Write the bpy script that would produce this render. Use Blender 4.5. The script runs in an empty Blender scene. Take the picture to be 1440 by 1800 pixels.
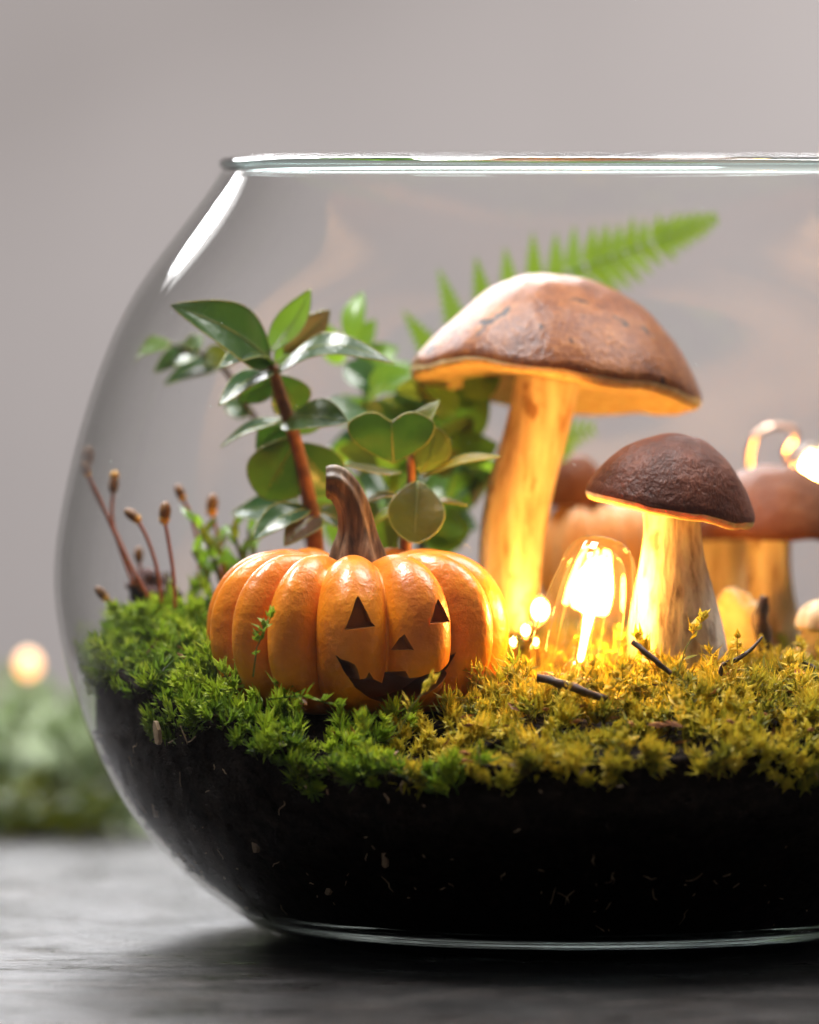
import bpy, bmesh, math, random
import numpy as np
from mathutils import Vector, Matrix, noise as mnoise
R = math.radians
random.seed(7); rng = np.random.default_rng(7)
scene = bpy.context.scene
C = scene.collection

# ------------------------------------------------------------------ camera
S = 7320.0            # photograph pixels per metre in the plane of the bowl's axis
D = 1.8               # camera distance to that plane
CX, CZ = -290 / S, 1355 / S
cam_d = bpy.data.cameras.new('camera'); cam = bpy.data.objects.new('camera', cam_d); C.objects.link(cam)
cam.location = (CX, -D, CZ); cam.rotation_euler = (R(90), 0, 0)
cam_d.sensor_fit = 'HORIZONTAL'; cam_d.sensor_width = 36
cam_d.lens = 36 * D / (1440 / S); cam_d.shift_y = -615 / 1440
cam_d.clip_start = 0.05; cam_d.clip_end = 50
cam_d.dof.use_dof = True; cam_d.dof.focus_distance = D - 0.068
cam_d.dof.aperture_fstop = cam_d.lens / 1000 / 0.037
scene.camera = cam

# ------------------------------------------------------------------ world, lamps, exposure
w = bpy.data.worlds.new('World'); scene.world = w; w.use_nodes = True
w.node_tree.nodes['Background'].inputs[0].default_value = (0.85, 0.9, 1.0, 1)
w.node_tree.nodes['Background'].inputs[1].default_value = 0.07
scene.view_settings.view_transform = 'Standard'; scene.view_settings.look = 'None'
scene.view_settings.exposure = 0; scene.view_settings.gamma = 1
scene.cycles.use_denoising = True; scene.cycles.use_adaptive_sampling = True; scene.cycles.adaptive_threshold = .022
scene.cycles.max_bounces = 10; scene.cycles.transparent_max_bounces = 40
scene.cycles.transmission_bounces = 12; scene.cycles.glossy_bounces = 4; scene.cycles.diffuse_bounces = 3
scene.cycles.sample_clamp_indirect = 6.0
def area_lamp(name, loc, aim, sx, sy, watts, col):
    l = bpy.data.lights.new(name, 'AREA'); l.shape = 'RECTANGLE'; l.size = sx; l.size_y = sy
    l.energy = watts; l.color = col
    o = bpy.data.objects.new(name, l); C.objects.link(o); o.location = loc
    o.rotation_euler = (Vector(aim) - Vector(loc)).to_track_quat('-Z', 'Y').to_euler()
    return o
area_lamp('window_light', (-.70, 1.38, .72), (0, 0, .1), 0.40, 0.2, 1.0, (1, .98, .97))
area_lamp('back_window_light', (-.30, 1.30, .74), (0, 0, .05), 0.9, 0.34, 30, (.97, .97, 1))
area_lamp('ceiling_light', (-.45, .16, 1.45), (-.03, 0, .1), 0.6, 0.3, 8.4, (1, .98, .97)).data.spread = R(70)
area_lamp('right_window_light', (.66, .34, 1.15), (.05, 0, .1), 0.32, 0.5, 5, (1, .97, .95))
area_lamp('wall_fill_light', (0.8, 0.5, 1.6), (.35, 1.6, .35), 1.2, 0.6, 48, (1, .96, .945))  # added fill lamp with no visible source, only brightens the wall

# ------------------------------------------------------------------ helpers
def P(px, py, y=0.0):
    """photograph pixel + depth -> point in the place"""
    k = (D + y) / D
    return Vector((CX + (px - 720) / S * k, y, CZ + (285 - py) / S * k))
def M(px): return px / S
def thing(name, label, cat, loc=(0, 0, 0), group=None):
    o = bpy.data.objects.new(name, None); C.objects.link(o); o.location = loc
    o.empty_display_size = .005
    tag(o, label, cat, group); return o
def tag(o, label=None, cat=None, group=None, kind=None):
    if label: o['label'] = label
    if cat: o['category'] = cat
    if group: o['group'] = group
    if kind: o['kind'] = kind
    return o
def obj(name, verts, faces, mats, parent=None, smooth=True, fmat=None):
    v = np.asarray(verts, dtype=float).reshape(-1, 3)
    root = parent
    off = np.zeros(3)
    while root is not None:
        off = off + np.array(root.location); root = root.parent
    me = bpy.data.meshes.new(name); me.from_pydata((v - off).tolist(), [], [list(f) for f in faces])
    if not isinstance(mats, (list, tuple)): mats = [mats]
    for m in mats: me.materials.append(m)
    if smooth: me.polygons.foreach_set('use_smooth', [True] * len(me.polygons))
    if fmat is not None: me.polygons.foreach_set('material_index', fmat)
    me.update()
    o = bpy.data.objects.new(name, me); C.objects.link(o)
    if parent is not None: o.parent = parent
    return o
class MB:
    """collects shapes for one mesh"""
    def __init__(s): s.v = []; s.f = []; s.m = []
    def add(s, verts, faces, mi=0):
        b = len(s.v); s.v += [tuple(q) for q in verts]
        s.f += [tuple(i + b for i in f) for f in faces]; s.m += [mi] * len(faces); return s
    def build(s, name, mats, parent=None, smooth=True): return obj(name, s.v, s.f, mats, parent, smooth, s.m)
def lathe(profile, n=64, axis=None, closed=False):
    """profile [(r,z)]; axis = 4x4 matrix"""
    v = []; f = []; A = axis or Matrix.Identity(4)
    for r, z in profile:
        for i in range(n):
            a = 2 * math.pi * i / n; v.append(A @ Vector((r * math.cos(a), r * math.sin(a), z)))
    k = len(profile)
    for j in range(k if closed else k - 1):
        j2 = (j + 1) % k
        for i in range(n):
            i2 = (i + 1) % n
            f.append((j * n + i, j * n + i2, j2 * n + i2, j2 * n + i))
    return v, f
def spline(pts, n):
    """Catmull-Rom through pts (numpy rows), n samples"""
    p = np.array([list(q) for q in pts], float)
    p = np.vstack([2 * p[0] - p[1], p, 2 * p[-1] - p[-2]]); m = len(p) - 3; out = []
    for i in range(n):
        t = i / (n - 1) * m; k = min(int(t), m - 1); u = t - k
        a, b, c, d = p[k:k + 4]
        out.append(.5 * ((2 * b) + (-a + c) * u + (2 * a - 5 * b + 4 * c - d) * u * u + (-a + 3 * b - 3 * c + d) * u ** 3))
    return np.array(out)
def sweep(path, radii, ns=10, section=None, cap=True, n=None):
    """tube along a path; radii per control point"""
    n = n or max(6, 4 * len(path))
    pr = spline([list(p) + [r] for p, r in zip(path, radii)], n)
    pts, rad = pr[:, :3], pr[:, 3]
    v = []; f = []; prev = None
    for i in range(n):
        t = pts[min(i + 1, n - 1)] - pts[max(i - 1, 0)]; t /= np.linalg.norm(t) + 1e-12
        if prev is None:
            a = np.array([0, 1., 0]) if abs(t[1]) < .9 else np.array([1., 0, 0])
        else: a = prev
        a = a - t * a.dot(t); a /= np.linalg.norm(a); prev = a; b = np.cross(t, a)
        for j in range(ns):
            th = 2 * math.pi * j / ns; s = section(th, i / (n - 1)) if section else 1
            v.append(pts[i] + rad[i] * s * (a * math.cos(th) + b * math.sin(th)))
    for i in range(n - 1):
        for j in range(ns):
            j2 = (j + 1) % ns; f.append((i * ns + j, i * ns + j2, (i + 1) * ns + j2, (i + 1) * ns + j))
    if cap:
        v.append(pts[0]); v.append(pts[-1]); c0 = len(v) - 2
        for j in range(ns):
            j2 = (j + 1) % ns
            f.append((c0, j2, j)); f.append((c0 + 1, (n - 1) * ns + j, (n - 1) * ns + j2))
    return v, f
def ball(c, rx, ry, rz, n=12, m=8, rot=None):
    v = []; f = []; A = rot or Matrix.Identity(3); c = Vector(c)
    for j in range(m + 1):
        ph = math.pi * j / m - math.pi / 2
        for i in range(n):
            a = 2 * math.pi * i / n
            v.append(c + A @ Vector((rx * math.cos(ph) * math.cos(a), ry * math.cos(ph) * math.sin(a), rz * math.sin(ph))))
    for j in range(m):
        for i in range(n):
            i2 = (i + 1) % n; f.append((j * n + i, j * n + i2, (j + 1) * n + i2, (j + 1) * n + i))
    return v, f
def fbm(x, y, z, s, o=3):
    return mnoise.fractal(Vector((x * s, y * s, z * s)), 1.0, 2.0, o)

# ------------------------------------------------------------------ materials
class Mat:
    def __init__(s, name):
        s.m = bpy.data.materials.new(name); s.m.use_nodes = True; s.t = s.m.node_tree
        s.b = s.t.nodes['Principled BSDF']; s.out = s.t.nodes['Material Output']
        s.tc = s.t.nodes.new('ShaderNodeTexCoord')
    def n(s, typ, **kw):
        nd = s.t.nodes.new(typ)
        for k, v in kw.items():
            if k in nd.inputs.keys(): nd.inputs[k].default_value = v
            else: setattr(nd, k, v)
        return nd
    def l(s, a, b): s.t.links.new(a, b)
    def set(s, **kw):
        for k, v in kw.items():
            k = k.replace('_', ' ')
            s.b.inputs[k].default_value = v if not (isinstance(v, tuple) and len(v) == 3 and k != 'Subsurface Radius') else (*v, 1)
        return s
    def coord(s, scale=(1, 1, 1), kind='Object'):
        mp = s.n('ShaderNodeMapping'); mp.inputs['Scale'].default_value = scale
        s.l(s.tc.outputs[kind], mp.inputs[0]); return mp.outputs[0]
    def noise(s, vec, scale, detail=5, rough=.6, dist=0):
        nd = s.n('ShaderNodeTexNoise', Scale=scale, Detail=detail, Roughness=rough, Distortion=dist)
        s.l(vec, nd.inputs['Vector']); return nd.outputs['Fac']
    def ramp(s, fac, stops):
        nd = s.n('ShaderNodeValToRGB'); e = nd.color_ramp.elements
        while len(e) > 1: e.remove(e[-1])
        for i, (p, c) in enumerate(stops):
            q = e[0] if i == 0 else e.new(p)
            q.position = p; q.color = (*c, 1) if len(c) == 3 else c
        s.l(fac, nd.inputs[0]); return nd.outputs[0]
    def mix(s, fac, a, b, blend='MIX'):
        nd = s.n('ShaderNodeMix', data_type='RGBA', blend_type=blend)
        for sock, val in ((nd.inputs[0], fac), (nd.inputs[6], a), (nd.inputs[7], b)):
            if hasattr(val, 'is_output'): s.l(val, sock)
            else: sock.default_value = val if not isinstance(val, tuple) else (*val, 1)
        return nd.outputs[2]
    def bump(s, h, strength, dist):
        nd = s.n('ShaderNodeBump', Strength=strength, Distance=dist); s.l(h, nd.inputs['Height'])
        s.l(nd.outputs[0], s.b.inputs['Normal']); return nd.outputs[0]
    def math(s, op, a, b=None):
        nd = s.n('ShaderNodeMath', operation=op)
        for i, val in enumerate((a, b)):
            if val is None: continue
            if hasattr(val, 'is_output'): s.l(val, nd.inputs[i])
            else: nd.inputs[i].default_value = val
        return nd.outputs[0]
    def base(s, c): s.l(c, s.b.inputs['Base Color']); return s

# table: dark weathered wood
m = Mat('weathered_table'); c = m.coord((1, 5, 1)); c2 = m.coord((1, 1.8, 1))
g = m.noise(c, 26, 8, .7); blot = m.noise(c2, 38, 7, .68); fine = m.noise(c2, 330, 5, .65)
col = m.mix(blot, (.016, .011, .009), (.10, .074, .060)); col = m.mix(m.ramp(g, [(.45, (0, 0, 0)), (.62, (1, 1, 1))]), (.012, .010, .010), col)
m.base(col)
rr = m.n('ShaderNodeMapRange'); m.l(blot, rr.inputs[0]); rr.inputs[1].default_value = .3; rr.inputs[2].default_value = .7
rr.inputs[3].default_value = .20; rr.inputs[4].default_value = .52; m.b.inputs['IOR'].default_value = 1.7; m.l(rr.outputs[0], m.b.inputs['Roughness'])
hh = m.math('ADD', m.math('MULTIPLY', g, 1.0), m.math('ADD', m.math('MULTIPLY', fine, .7), m.math('MULTIPLY', blot, 1.2)))
ck = m.ramp(m.noise(m.coord((1, 3.2, 1)), 34, 7, .7, .6), [(.470, (1, 1, 1)), (.492, (0, 0, 0)), (.508, (0, 0, 0)), (.530, (1, 1, 1))])
m.base(m.mix(ck, (.006, .005, .005), col)); hh = m.math('ADD', hh, m.math('MULTIPLY', ck, .55)); m.bump(hh, 1.0, .006); MT_table = m.m
# wall: pale taupe plaster, soft shadow blotches painted into its colour
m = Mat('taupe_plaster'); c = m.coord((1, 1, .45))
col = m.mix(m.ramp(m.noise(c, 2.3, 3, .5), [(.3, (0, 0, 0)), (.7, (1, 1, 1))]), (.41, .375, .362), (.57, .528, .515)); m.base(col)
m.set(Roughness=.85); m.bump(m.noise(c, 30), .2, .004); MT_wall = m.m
# soil
m = Mat('potting_soil'); c = m.coord()
n1 = m.noise(c, 260, 6, .7); n2 = m.noise(c, 900, 3, .6)
m.base(m.ramp(n1, [(.35, (.004, .0028, .0024)), (.6, (.014, .009, .007)), (.75, (.035, .022, .016))]))
m.set(Roughness=.8); m.b.inputs['Specular IOR Level'].default_value = .06
m.bump(m.math('ADD', n1, m.math('MULTIPLY', n2, .4)), 1, .0022); MT_soil = m.m
# thin glass sheet (outer and inner skin of the blown wall)
def thin_glass(name, edge, rough=.0, tint=(1, 1, 1), f0=.04, frost=0.):
    m = Mat(name); m.t.nodes.remove(m.b)
    ge = m.n('ShaderNodeNewGeometry'); dp = m.n('ShaderNodeVectorMath', operation='DOT_PRODUCT')
    m.l(ge.outputs['Normal'], dp.inputs[0]); m.l(ge.outputs['Incoming'], dp.inputs[1])
    ic = m.math('SUBTRACT', 1.0, m.math('ABSOLUTE', dp.outputs['Value']))
    fr = m.math('ADD', f0, m.math('MULTIPLY', m.math('POWER', ic, 5.0), 1 - f0))
    tr = m.n('ShaderNodeBsdfTransparent'); m.l(m.mix(m.math('POWER', ic, 4.0), tint, edge), tr.inputs[0])
    gl = m.n('ShaderNodeBsdfGlossy', Roughness=rough); gl.inputs[0].default_value = (1, 1, 1, 1)
    mx = m.n('ShaderNodeMixShader'); m.l(fr, mx.inputs[0]); m.l(tr.outputs[0], mx.inputs[1]); m.l(gl.outputs[0], mx.inputs[2])
    sh = mx.outputs[0]
    if frost:
        tl = m.n('ShaderNodeBsdfTranslucent'); m2 = m.n('ShaderNodeMixShader'); m2.inputs[0].default_value = frost; m.l(sh, m2.inputs[1]); m.l(tl.outputs[0], m2.inputs[2]); sh = m2.outputs[0]
    m.l(sh, m.out.inputs[0]); return m.m
MT_glass = thin_glass('blown_glass', (.62, .64, .62), rough=.045)
MT_bulbglass = thin_glass('bulb_glass', (.9, .8, .6), tint=(1, .97, .9), f0=.05, frost=.005)
m = Mat('thick_glass'); m.set(Base_Color=(.78, .94, .91), Roughness=.01, IOR=1.5); m.b.inputs['Transmission Weight'].default_value = 1; MT_thick = m.m
# pumpkin
m = Mat('glazed_orange'); c = m.coord(); a = m.noise(c, 60, 5, .6); b = m.noise(c, 260, 4, .6)
col = m.mix(m.ramp(a, [(.35, (0, 0, 0)), (.65, (1, 1, 1))]), (.58, .145, .005), (.86, .275, .008))
col = m.mix(m.ramp(b, [(.62, (0, 0, 0)), (.75, (.6, .6, .6))]), col, (.50, .11, .008)); m.base(col)
m.set(Roughness=.36, Subsurface_Weight=.12, Subsurface_Radius=(1, .35, .08), Subsurface_Scale=.003)
m.b.inputs['Coat Weight'].default_value = .15; m.b.inputs['Coat Roughness'].default_value = .12
m.bump(m.math('ADD', a, m.math('MULTIPLY', b, .4)), .7, .0014); MT_pumpkin = m.m
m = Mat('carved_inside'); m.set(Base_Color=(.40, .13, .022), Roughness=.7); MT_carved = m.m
m = Mat('dry_stalk'); c = m.coord((1, 1, .12)); a = m.noise(c, 420, 5, .6)
m.base(m.ramp(a, [(.35, (.045, .028, .016)), (.52, (.16, .10, .055)), (.68, (.34, .25, .16))])); m.set(Roughness=.42); m.bump(a, .6, .0008); MT_stalk = m.m
# mushrooms
def cap_mat(name, stops, sp=None, rough=.38, bscale=240, bs=.5, streak=90):
    m = Mat(name); c = m.coord(); a = m.noise(c, 75, 6, .65); b = m.noise(c, bscale, 5, .65)
    # radial streaks from angle round the cap's own axis
    sx = m.n('ShaderNodeSeparateXYZ'); m.l(m.tc.outputs['Object'], sx.inputs[0])
    an = m.math('ARCTAN2', sx.outputs[1], sx.outputs[0])
    cb = m.n('ShaderNodeCombineXYZ'); m.l(m.math('MULTIPLY', an, 1.0), cb.inputs[0]); m.l(m.math('MULTIPLY', sx.outputs[2], 25.0), cb.inputs[1])
    st = m.noise(cb.outputs[0], streak / 3, 4, .6)
    f = m.math('ADD', m.math('MULTIPLY', a, .6), m.math('MULTIPLY', st, .4))
    col = m.ramp(f, stops)
    m.b.inputs['Specular IOR Level'].default_value = .24 if sp else .16
    if sp:
        vv = m.noise(c, 150, 2, .5, .4); col = m.mix(m.ramp(vv, [(.63, (0, 0, 0)), (.67, (1, 1, 1))]), col, sp)
    m.base(col); m.set(Roughness=rough, Subsurface_Weight=.1, Subsurface_Radius=(1, .42, .12), Subsurface_Scale=.0035)
    m.bump(m.math('ADD', m.math('ADD', a, m.math('MULTIPLY', b, .45)), m.math('MULTIPLY', st, .3)), bs, .0016); return m.m
MT_capL = cap_mat('tan_cap', [(.38, (.085, .020, .004)), (.48, (.18, .050, .009)), (.56, (.27, .088, .018)), (.64, (.36, .14, .04))], (.02, .01, .008), .36)
MT_capS = cap_mat('dark_cap', [(.35, (.036, .010, .005)), (.5, (.095, .027, .013)), (.66, (.20, .066, .035))], None, .40, 300, .6)
MT_capR = cap_mat('russet_cap', [(.35, (.09, .025, .006)), (.5, (.15, .046, .012)), (.65, (.22, .08, .025))], None, .5)
def stem_mat(name, stops, dirt=None, sc=(1, 1, .16)):
    m = Mat(name); c = m.coord(sc); a = m.noise(c, 330, 6, .65); c1 = m.coord((1, 1, .5)); q = m.noise(c1, 120, 4, .6)
    col = m.ramp(m.math('ADD', m.math('MULTIPLY', a, .7), m.math('MULTIPLY', q, .3)), stops)
    if dirt: col = m.mix(m.ramp(q, [(.56, (0, 0, 0)), (.64, (.9, .9, .9))]), col, dirt)
    m.base(col); m.set(Roughness=.6, Subsurface_Weight=.3, Subsurface_Radius=(1, .5, .2), Subsurface_Scale=.003)
    m.bump(a, .6, .0011); return m.m
MT_stemL = stem_mat('cream_stem', [(.38, (.38, .22, .10)), (.47, (.64, .47, .28)), (.6, (.80, .66, .46))], (.30, .15, .05))
MT_stemS = stem_mat('streaked_stem', [(.38, (.17, .12, .085)), (.46, (.50, .41, .33)), (.58, (.76, .68, .57))], (.27, .20, .15))
m = Mat('pore_underside'); c = m.coord(); a = m.noise(c, 420, 4); m.base(m.ramp(a, [(.35, (.62, .40, .17)), (.65, (.80, .60, .30))]))
m.set(Roughness=.7, Subsurface_Weight=.4, Subsurface_Radius=(1, .5, .2), Subsurface_Scale=.004); m.bump(a, .5, .0008); MT_pore = m.m
# leaves: translucent sheets
def leaf_mat(name, c0, c1, trans, tf=.35, rough=.30, edge=None):
    m = Mat(name); c = m.coord(); a = m.noise(c, 130, 5, .6); v = m.noise(c, 500, 3, .6)
    oi = m.n('ShaderNodeObjectInfo'); f = m.math('ADD', m.math('MULTIPLY', a, .7), m.math('MULTIPLY', oi.outputs['Random'], .45))
    col = m.mix(m.ramp(f, [(.3, (0, 0, 0)), (.8, (1, 1, 1))]), c0, c1); sp_ = m.noise(c, 330, 3, .6); col = m.mix(m.ramp(sp_, [(.68, (0, 0, 0)), (.74, (.7, .7, .7))]), col, (.07, .045, .02)); m.base(col); m.set(Roughness=rough)
    m.b.inputs['Specular IOR Level'].default_value = .55
    bn = m.bump(m.math('ADD', a, m.math('MULTIPLY', v, .5)), .35, .0009)
    t = m.n('ShaderNodeBsdfTranslucent'); t.inputs[0].default_value = (*trans, 1); m.l(bn, t.inputs['Normal'])
    mx = m.n('ShaderNodeMixShader'); mx.inputs[0].default_value = tf
    m.l(m.b.outputs[0], mx.inputs[1]); m.l(t.outputs[0], mx.inputs[2]); m.l(mx.outputs[0], m.out.inputs[0]); return m.m
MT_leaf = leaf_mat('glossy_leaf', (.012, .042, .014), (.035, .09, .022), (.13, .28, .015), .16)
MT_leafP = leaf_mat('young_leaf', (.07, .17, .02), (.13, .26, .03), (.30, .50, .03), .45)
MT_leafO = leaf_mat('olive_leaf', (.04, .065, .014), (.08, .105, .02), (.30, .32, .02), .3)
MT_leafB = leaf_mat('bronze_leaf', (.08, .045, .02), (.12, .08, .03), (.30, .18, .04), .3)
MT_fern = leaf_mat('fern_green', (.08, .18, .02), (.13, .25, .03), (.32, .50, .03), .5, .5)
MT_sage = leaf_mat('sage_leaf', (.26, .34, .18), (.48, .55, .38), (.30, .38, .2), .2, .7)
MT_lime = leaf_mat('lime_leaf', (.09, .17, .01), (.16, .24, .015), (.25, .36, .02), .3, .6)
m = Mat('leaf_margin'); m.set(Base_Color=(.20, .24, .06), Roughness=.4, Subsurface_Weight=.3, Subsurface_Radius=(1, .7, .1), Subsurface_Scale=.001); MT_margin = m.m
m = Mat('leafy_stem'); c = m.coord(); a = m.noise(c, 150); m.base(m.ramp(a, [(.4, (.14, .05, .018)), (.6, (.34, .13, .035))])); m.set(Roughness=.45); MT_twig = m.m
m = Mat('dark_twig'); c = m.coord(); a = m.noise(c, 300); m.base(m.ramp(a, [(.4, (.025, .013, .008)), (.65, (.09, .045, .025))])); m.set(Roughness=.6); m.bump(a, .6, .0006); MT_dark = m.m
m = Mat('red_seta'); m.set(Base_Color=(.46, .13, .06), Roughness=.4); MT_seta = m.m
m = Mat('capsule_brown'); m.set(Base_Color=(.22, .10, .03), Roughness=.4); MT_caps = m.m
m = Mat('capsule_gold'); m.set(Base_Color=(.75, .38, .05), Roughness=.5); MT_gold = m.m
# moss: colour per sprig
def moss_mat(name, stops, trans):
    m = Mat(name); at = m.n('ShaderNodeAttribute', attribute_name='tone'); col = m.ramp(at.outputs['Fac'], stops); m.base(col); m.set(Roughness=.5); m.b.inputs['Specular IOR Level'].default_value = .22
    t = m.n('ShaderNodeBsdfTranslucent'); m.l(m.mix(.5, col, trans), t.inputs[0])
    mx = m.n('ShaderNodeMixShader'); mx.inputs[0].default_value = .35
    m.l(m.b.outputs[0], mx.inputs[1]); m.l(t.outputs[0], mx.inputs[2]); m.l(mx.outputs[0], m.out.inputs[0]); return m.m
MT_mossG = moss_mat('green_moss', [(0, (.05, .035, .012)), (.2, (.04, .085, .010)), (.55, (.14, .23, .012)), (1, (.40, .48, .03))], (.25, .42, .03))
MT_mossY = moss_mat('lit_golden_moss', [(0, (.07, .035, .012)), (.22, (.05, .07, .01)), (.45, (.17, .18, .012)), (.7, (.40, .33, .016)), (1, (.62, .46, .04))], (.5, .42, .04))  # ramp pushed towards gold to stand in for the bulb's warm light
m = Mat('pale_chip'); c = m.coord(); a = m.noise(c, 250); m.base(m.ramp(a, [(.4, (.22, .14, .08)), (.65, (.5, .36, .22))])); m.set(Roughness=.7); m.bump(a, .5, .0006); MT_chip = m.m
m = Mat('torn_mushroom_flesh'); c = m.coord(); a = m.noise(c, 160, 6, .65); m.base(m.ramp(a, [(.35, (.55, .40, .18)), (.6, (.80, .68, .40))]))
m.set(Roughness=.6, Subsurface_Weight=.4, Subsurface_Radius=(1, .6, .25), Subsurface_Scale=.003); m.bump(a, .6, .0012); MT_flesh = m.m
m = Mat('tarnished_metal'); m.set(Base_Color=(.20, .10, .05), Metallic=.6, Roughness=.4); MT_metal = m.m
m = Mat('copper_wire'); m.set(Base_Color=(.80, .52, .36), Metallic=1, Roughness=.25); MT_wire = m.m
def glow_mat(name, col, st):
    m = Mat(name); m.set(Base_Color=(.8, .7, .5)); m.b.inputs['Emission Color'].default_value = (*col, 1); m.b.inputs['Emission Strength'].default_value = st; return m.m
WARM = (1.0, .49, .10)
MT_led = glow_mat('lit_led', WARM, 400)
MT_rod = glow_mat('lit_rod', WARM, 25)
MT_led2 = glow_mat('lit_fairy_led', WARM, 120)
MT_led4 = glow_mat('lit_hidden_led', WARM, 320)
MT_led3 = glow_mat('lit_far_led', (1, .45, .16), 3.2)

# ------------------------------------------------------------------ table and wall
v, f = [], []
tb = MB()
x0, x1, y0, y1, zt, zb = -.9, .9, -.75, .345, 0, -.03
nx, ny = 40, 30
for j in range(ny + 1):
    for i in range(nx + 1):
        tb.v.append((x0 + (x1 - x0) * i / nx, y0 + (y1 - y0) * j / ny, 0))
for j in range(ny):
    for i in range(nx):
        a = j * (nx + 1) + i; tb.f.append((a, a + 1, a + nx + 2, a + nx + 1)); tb.m.append(0)
tb.add([(x0, y0, 0), (x1, y0, 0), (x1, y1, 0), (x0, y1, 0), (x0, y0, zb), (x1, y0, zb), (x1, y1, zb), (x0, y1, zb)],
       [(0, 4, 5, 1), (1, 5, 6, 2), (2, 6, 7, 3), (3, 7, 4, 0), (4, 7, 6, 5)])
tag(tb.build('table', MT_table, smooth=False), 'dark weathered wooden table top under the bowl', kind='structure')
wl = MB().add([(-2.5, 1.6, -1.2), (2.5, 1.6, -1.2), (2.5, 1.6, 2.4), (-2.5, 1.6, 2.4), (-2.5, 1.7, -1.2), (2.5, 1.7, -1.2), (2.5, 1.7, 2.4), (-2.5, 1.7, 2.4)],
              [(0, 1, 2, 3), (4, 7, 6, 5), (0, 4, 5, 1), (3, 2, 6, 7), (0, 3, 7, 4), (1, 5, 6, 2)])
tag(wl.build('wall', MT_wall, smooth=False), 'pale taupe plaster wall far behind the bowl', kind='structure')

# ------------------------------------------------------------------ glass bowl
PROF = [(1640, 518), (1634, 538), (1622, 560), (1570, 640), (1510, 710), (1440, 770), (1400, 797), (1350, 825), (1300, 850), (1225, 878), (1125, 904), (1062, 914),
        (1000, 916), (950, 912), (850, 895), (700, 857), (550, 800), (465, 742), (390, 683), (330, 638), (300, 620)]
pz = np.array([(1640 - a) / S for a, b in PROF]); pr_ = np.array([b / S for a, b in PROF])
sp = spline([(r, z) for r, z in zip(pr_, pz)], 110)
for _ in range(25): sp[1:-1] = .25 * sp[:-2] + .5 * sp[1:-1] + .25 * sp[2:]
TH = .0015
tang = np.gradient(sp, axis=0); nrm = np.stack([tang[:, 1], -tang[:, 0]], 1); nrm /= np.linalg.norm(nrm, axis=1)[:, None]
inner = sp - nrm * TH
inner[:, 1] = np.maximum(inner[:, 1], .0052)
def rin(z):
    return np.interp(z, inner[:, 1], inner[:, 0])
bowl = thing('glass_bowl', 'large round clear glass fishbowl terrarium standing on the dark table', 'bowl')
b = MB(); b.add(*lathe([tuple(q) for q in sp], 160)); b.add(*lathe([tuple(q) for q in inner if q[1] > .0645], 160)); b.build('wall', MT_glass, bowl)
zr = 1355 / S
ro = 620 / S
lip = [(ro - .0036 + .0001, zr - .0012), (ro - .0002, zr - .0018), (ro + .0005, zr - .0008), (ro - .0004, zr + .0001)]
lip = []
for i in range(20):
    a = 2 * math.pi * i / 20; lip.append((ro - .0012 + .0019 * math.cos(a), zr - .0004 + .0016 * math.sin(a)))
b = MB(); b.add(*lathe(lip, 200, closed=True)); b.build('rim', MT_thick, bowl)
rb = 518 / S
def rout(z): return float(np.interp(z, sp[:, 1], sp[:, 0]))
bp = [(0.0001, .0074), (rb * .55, .0076), (rb * .9, .0074), (rout(.0065) - .0030, .0070), (rout(.006) - .0012, .0064), (rout(.005) - .0005, .005), (rout(.003) - .0005, .003), (rb - .0010, .0012), (rb - .0026, .0003), (rb - .008, .0006), (rb - .012, .0018), (0.0001, .0024)]
b = MB(); b.add(*lathe(bp[::-1], 160)); b.build('base', MT_thick, bowl)

# ------------------------------------------------------------------ soil
def sstep(a, b, x): t = np.clip((x - a) / (b - a), 0, 1); return t * t * (3 - 2 * t)
def soil_top(x, y):
    z = .0575 + .006 * sstep(-.06, -.11, x) * sstep(-.085, -.03, y)
    z = z - .0075 * sstep(-.06, -.115, y) + .004 * sstep(.0, .09, y)
    z = z + .007 * np.exp(-(((x + .086) / .022) ** 2 + ((y + .005) / .03) ** 2))
    z = z + .002 * np.exp(-(((x - .045) / .03) ** 2 + ((y + .055) / .025) ** 2))
    z = z - .006 * np.exp(-(((x + .045) / .026) ** 2 + ((y + .092) / .022) ** 2))
    return z
def soil_z(x, y): return float(soil_top(np.array(x), np.array(y)))
mb = MB(); n = 200; rings = []
zs = np.linspace(.0062, 1, 60)
def ring(fn):
    st = len(mb.v)
    for i in range(n):
        mb.v.append(fn(2 * math.pi * i / n))
    return st
prev = None
def side(t):
    def fn(a):
        xe, ye = .112 * math.cos(a), .112 * math.sin(a); zt_ = soil_z(xe, ye) + .0015 * fbm(xe, ye, 0, 90)
        z = .0080 + (zt_ - .0080) * t; r = float(rin(z)) - .0001 - .0050 * float(sstep(.66, 1.0, t)) - .0011 * abs(fbm(math.cos(a), math.sin(a), z * 9, 22))
        return (r * math.cos(a), r * math.sin(a), z)
    return fn
def top(s):
    def fn(a):
        q = side(1)(a); x, y = q[0] * s, q[1] * s; return (x, y, soil_z(x, y) + .002 * fbm(x, y, 0, 90) if s < .97 else q[2])
    return fn
for t in np.linspace(0, 1, 46): rings.append(ring(side(t)))
for s in (.98, .94, .88, .8, .7, .6, .5, .4, .3, .2, .1, .02): rings.append(ring(top(s)))
for a, b_ in zip(rings, rings[1:]):
    for i in range(n):
        i2 = (i + 1) % n; mb.f.append((a + i, a + i2, b_ + i2, b_ + i)); mb.m.append(0)
b0 = rings[0]; mb.v.append((0, 0, .0080)); cc = len(mb.v) - 1
for i in range(n): mb.f.append((cc, b0 + (i + 1) % n, b0 + i)); mb.m.append(0)
tag(mb.build('soil', MT_soil), 'black moist potting soil filling the lower third of the bowl', 'soil', kind='stuff')

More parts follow.
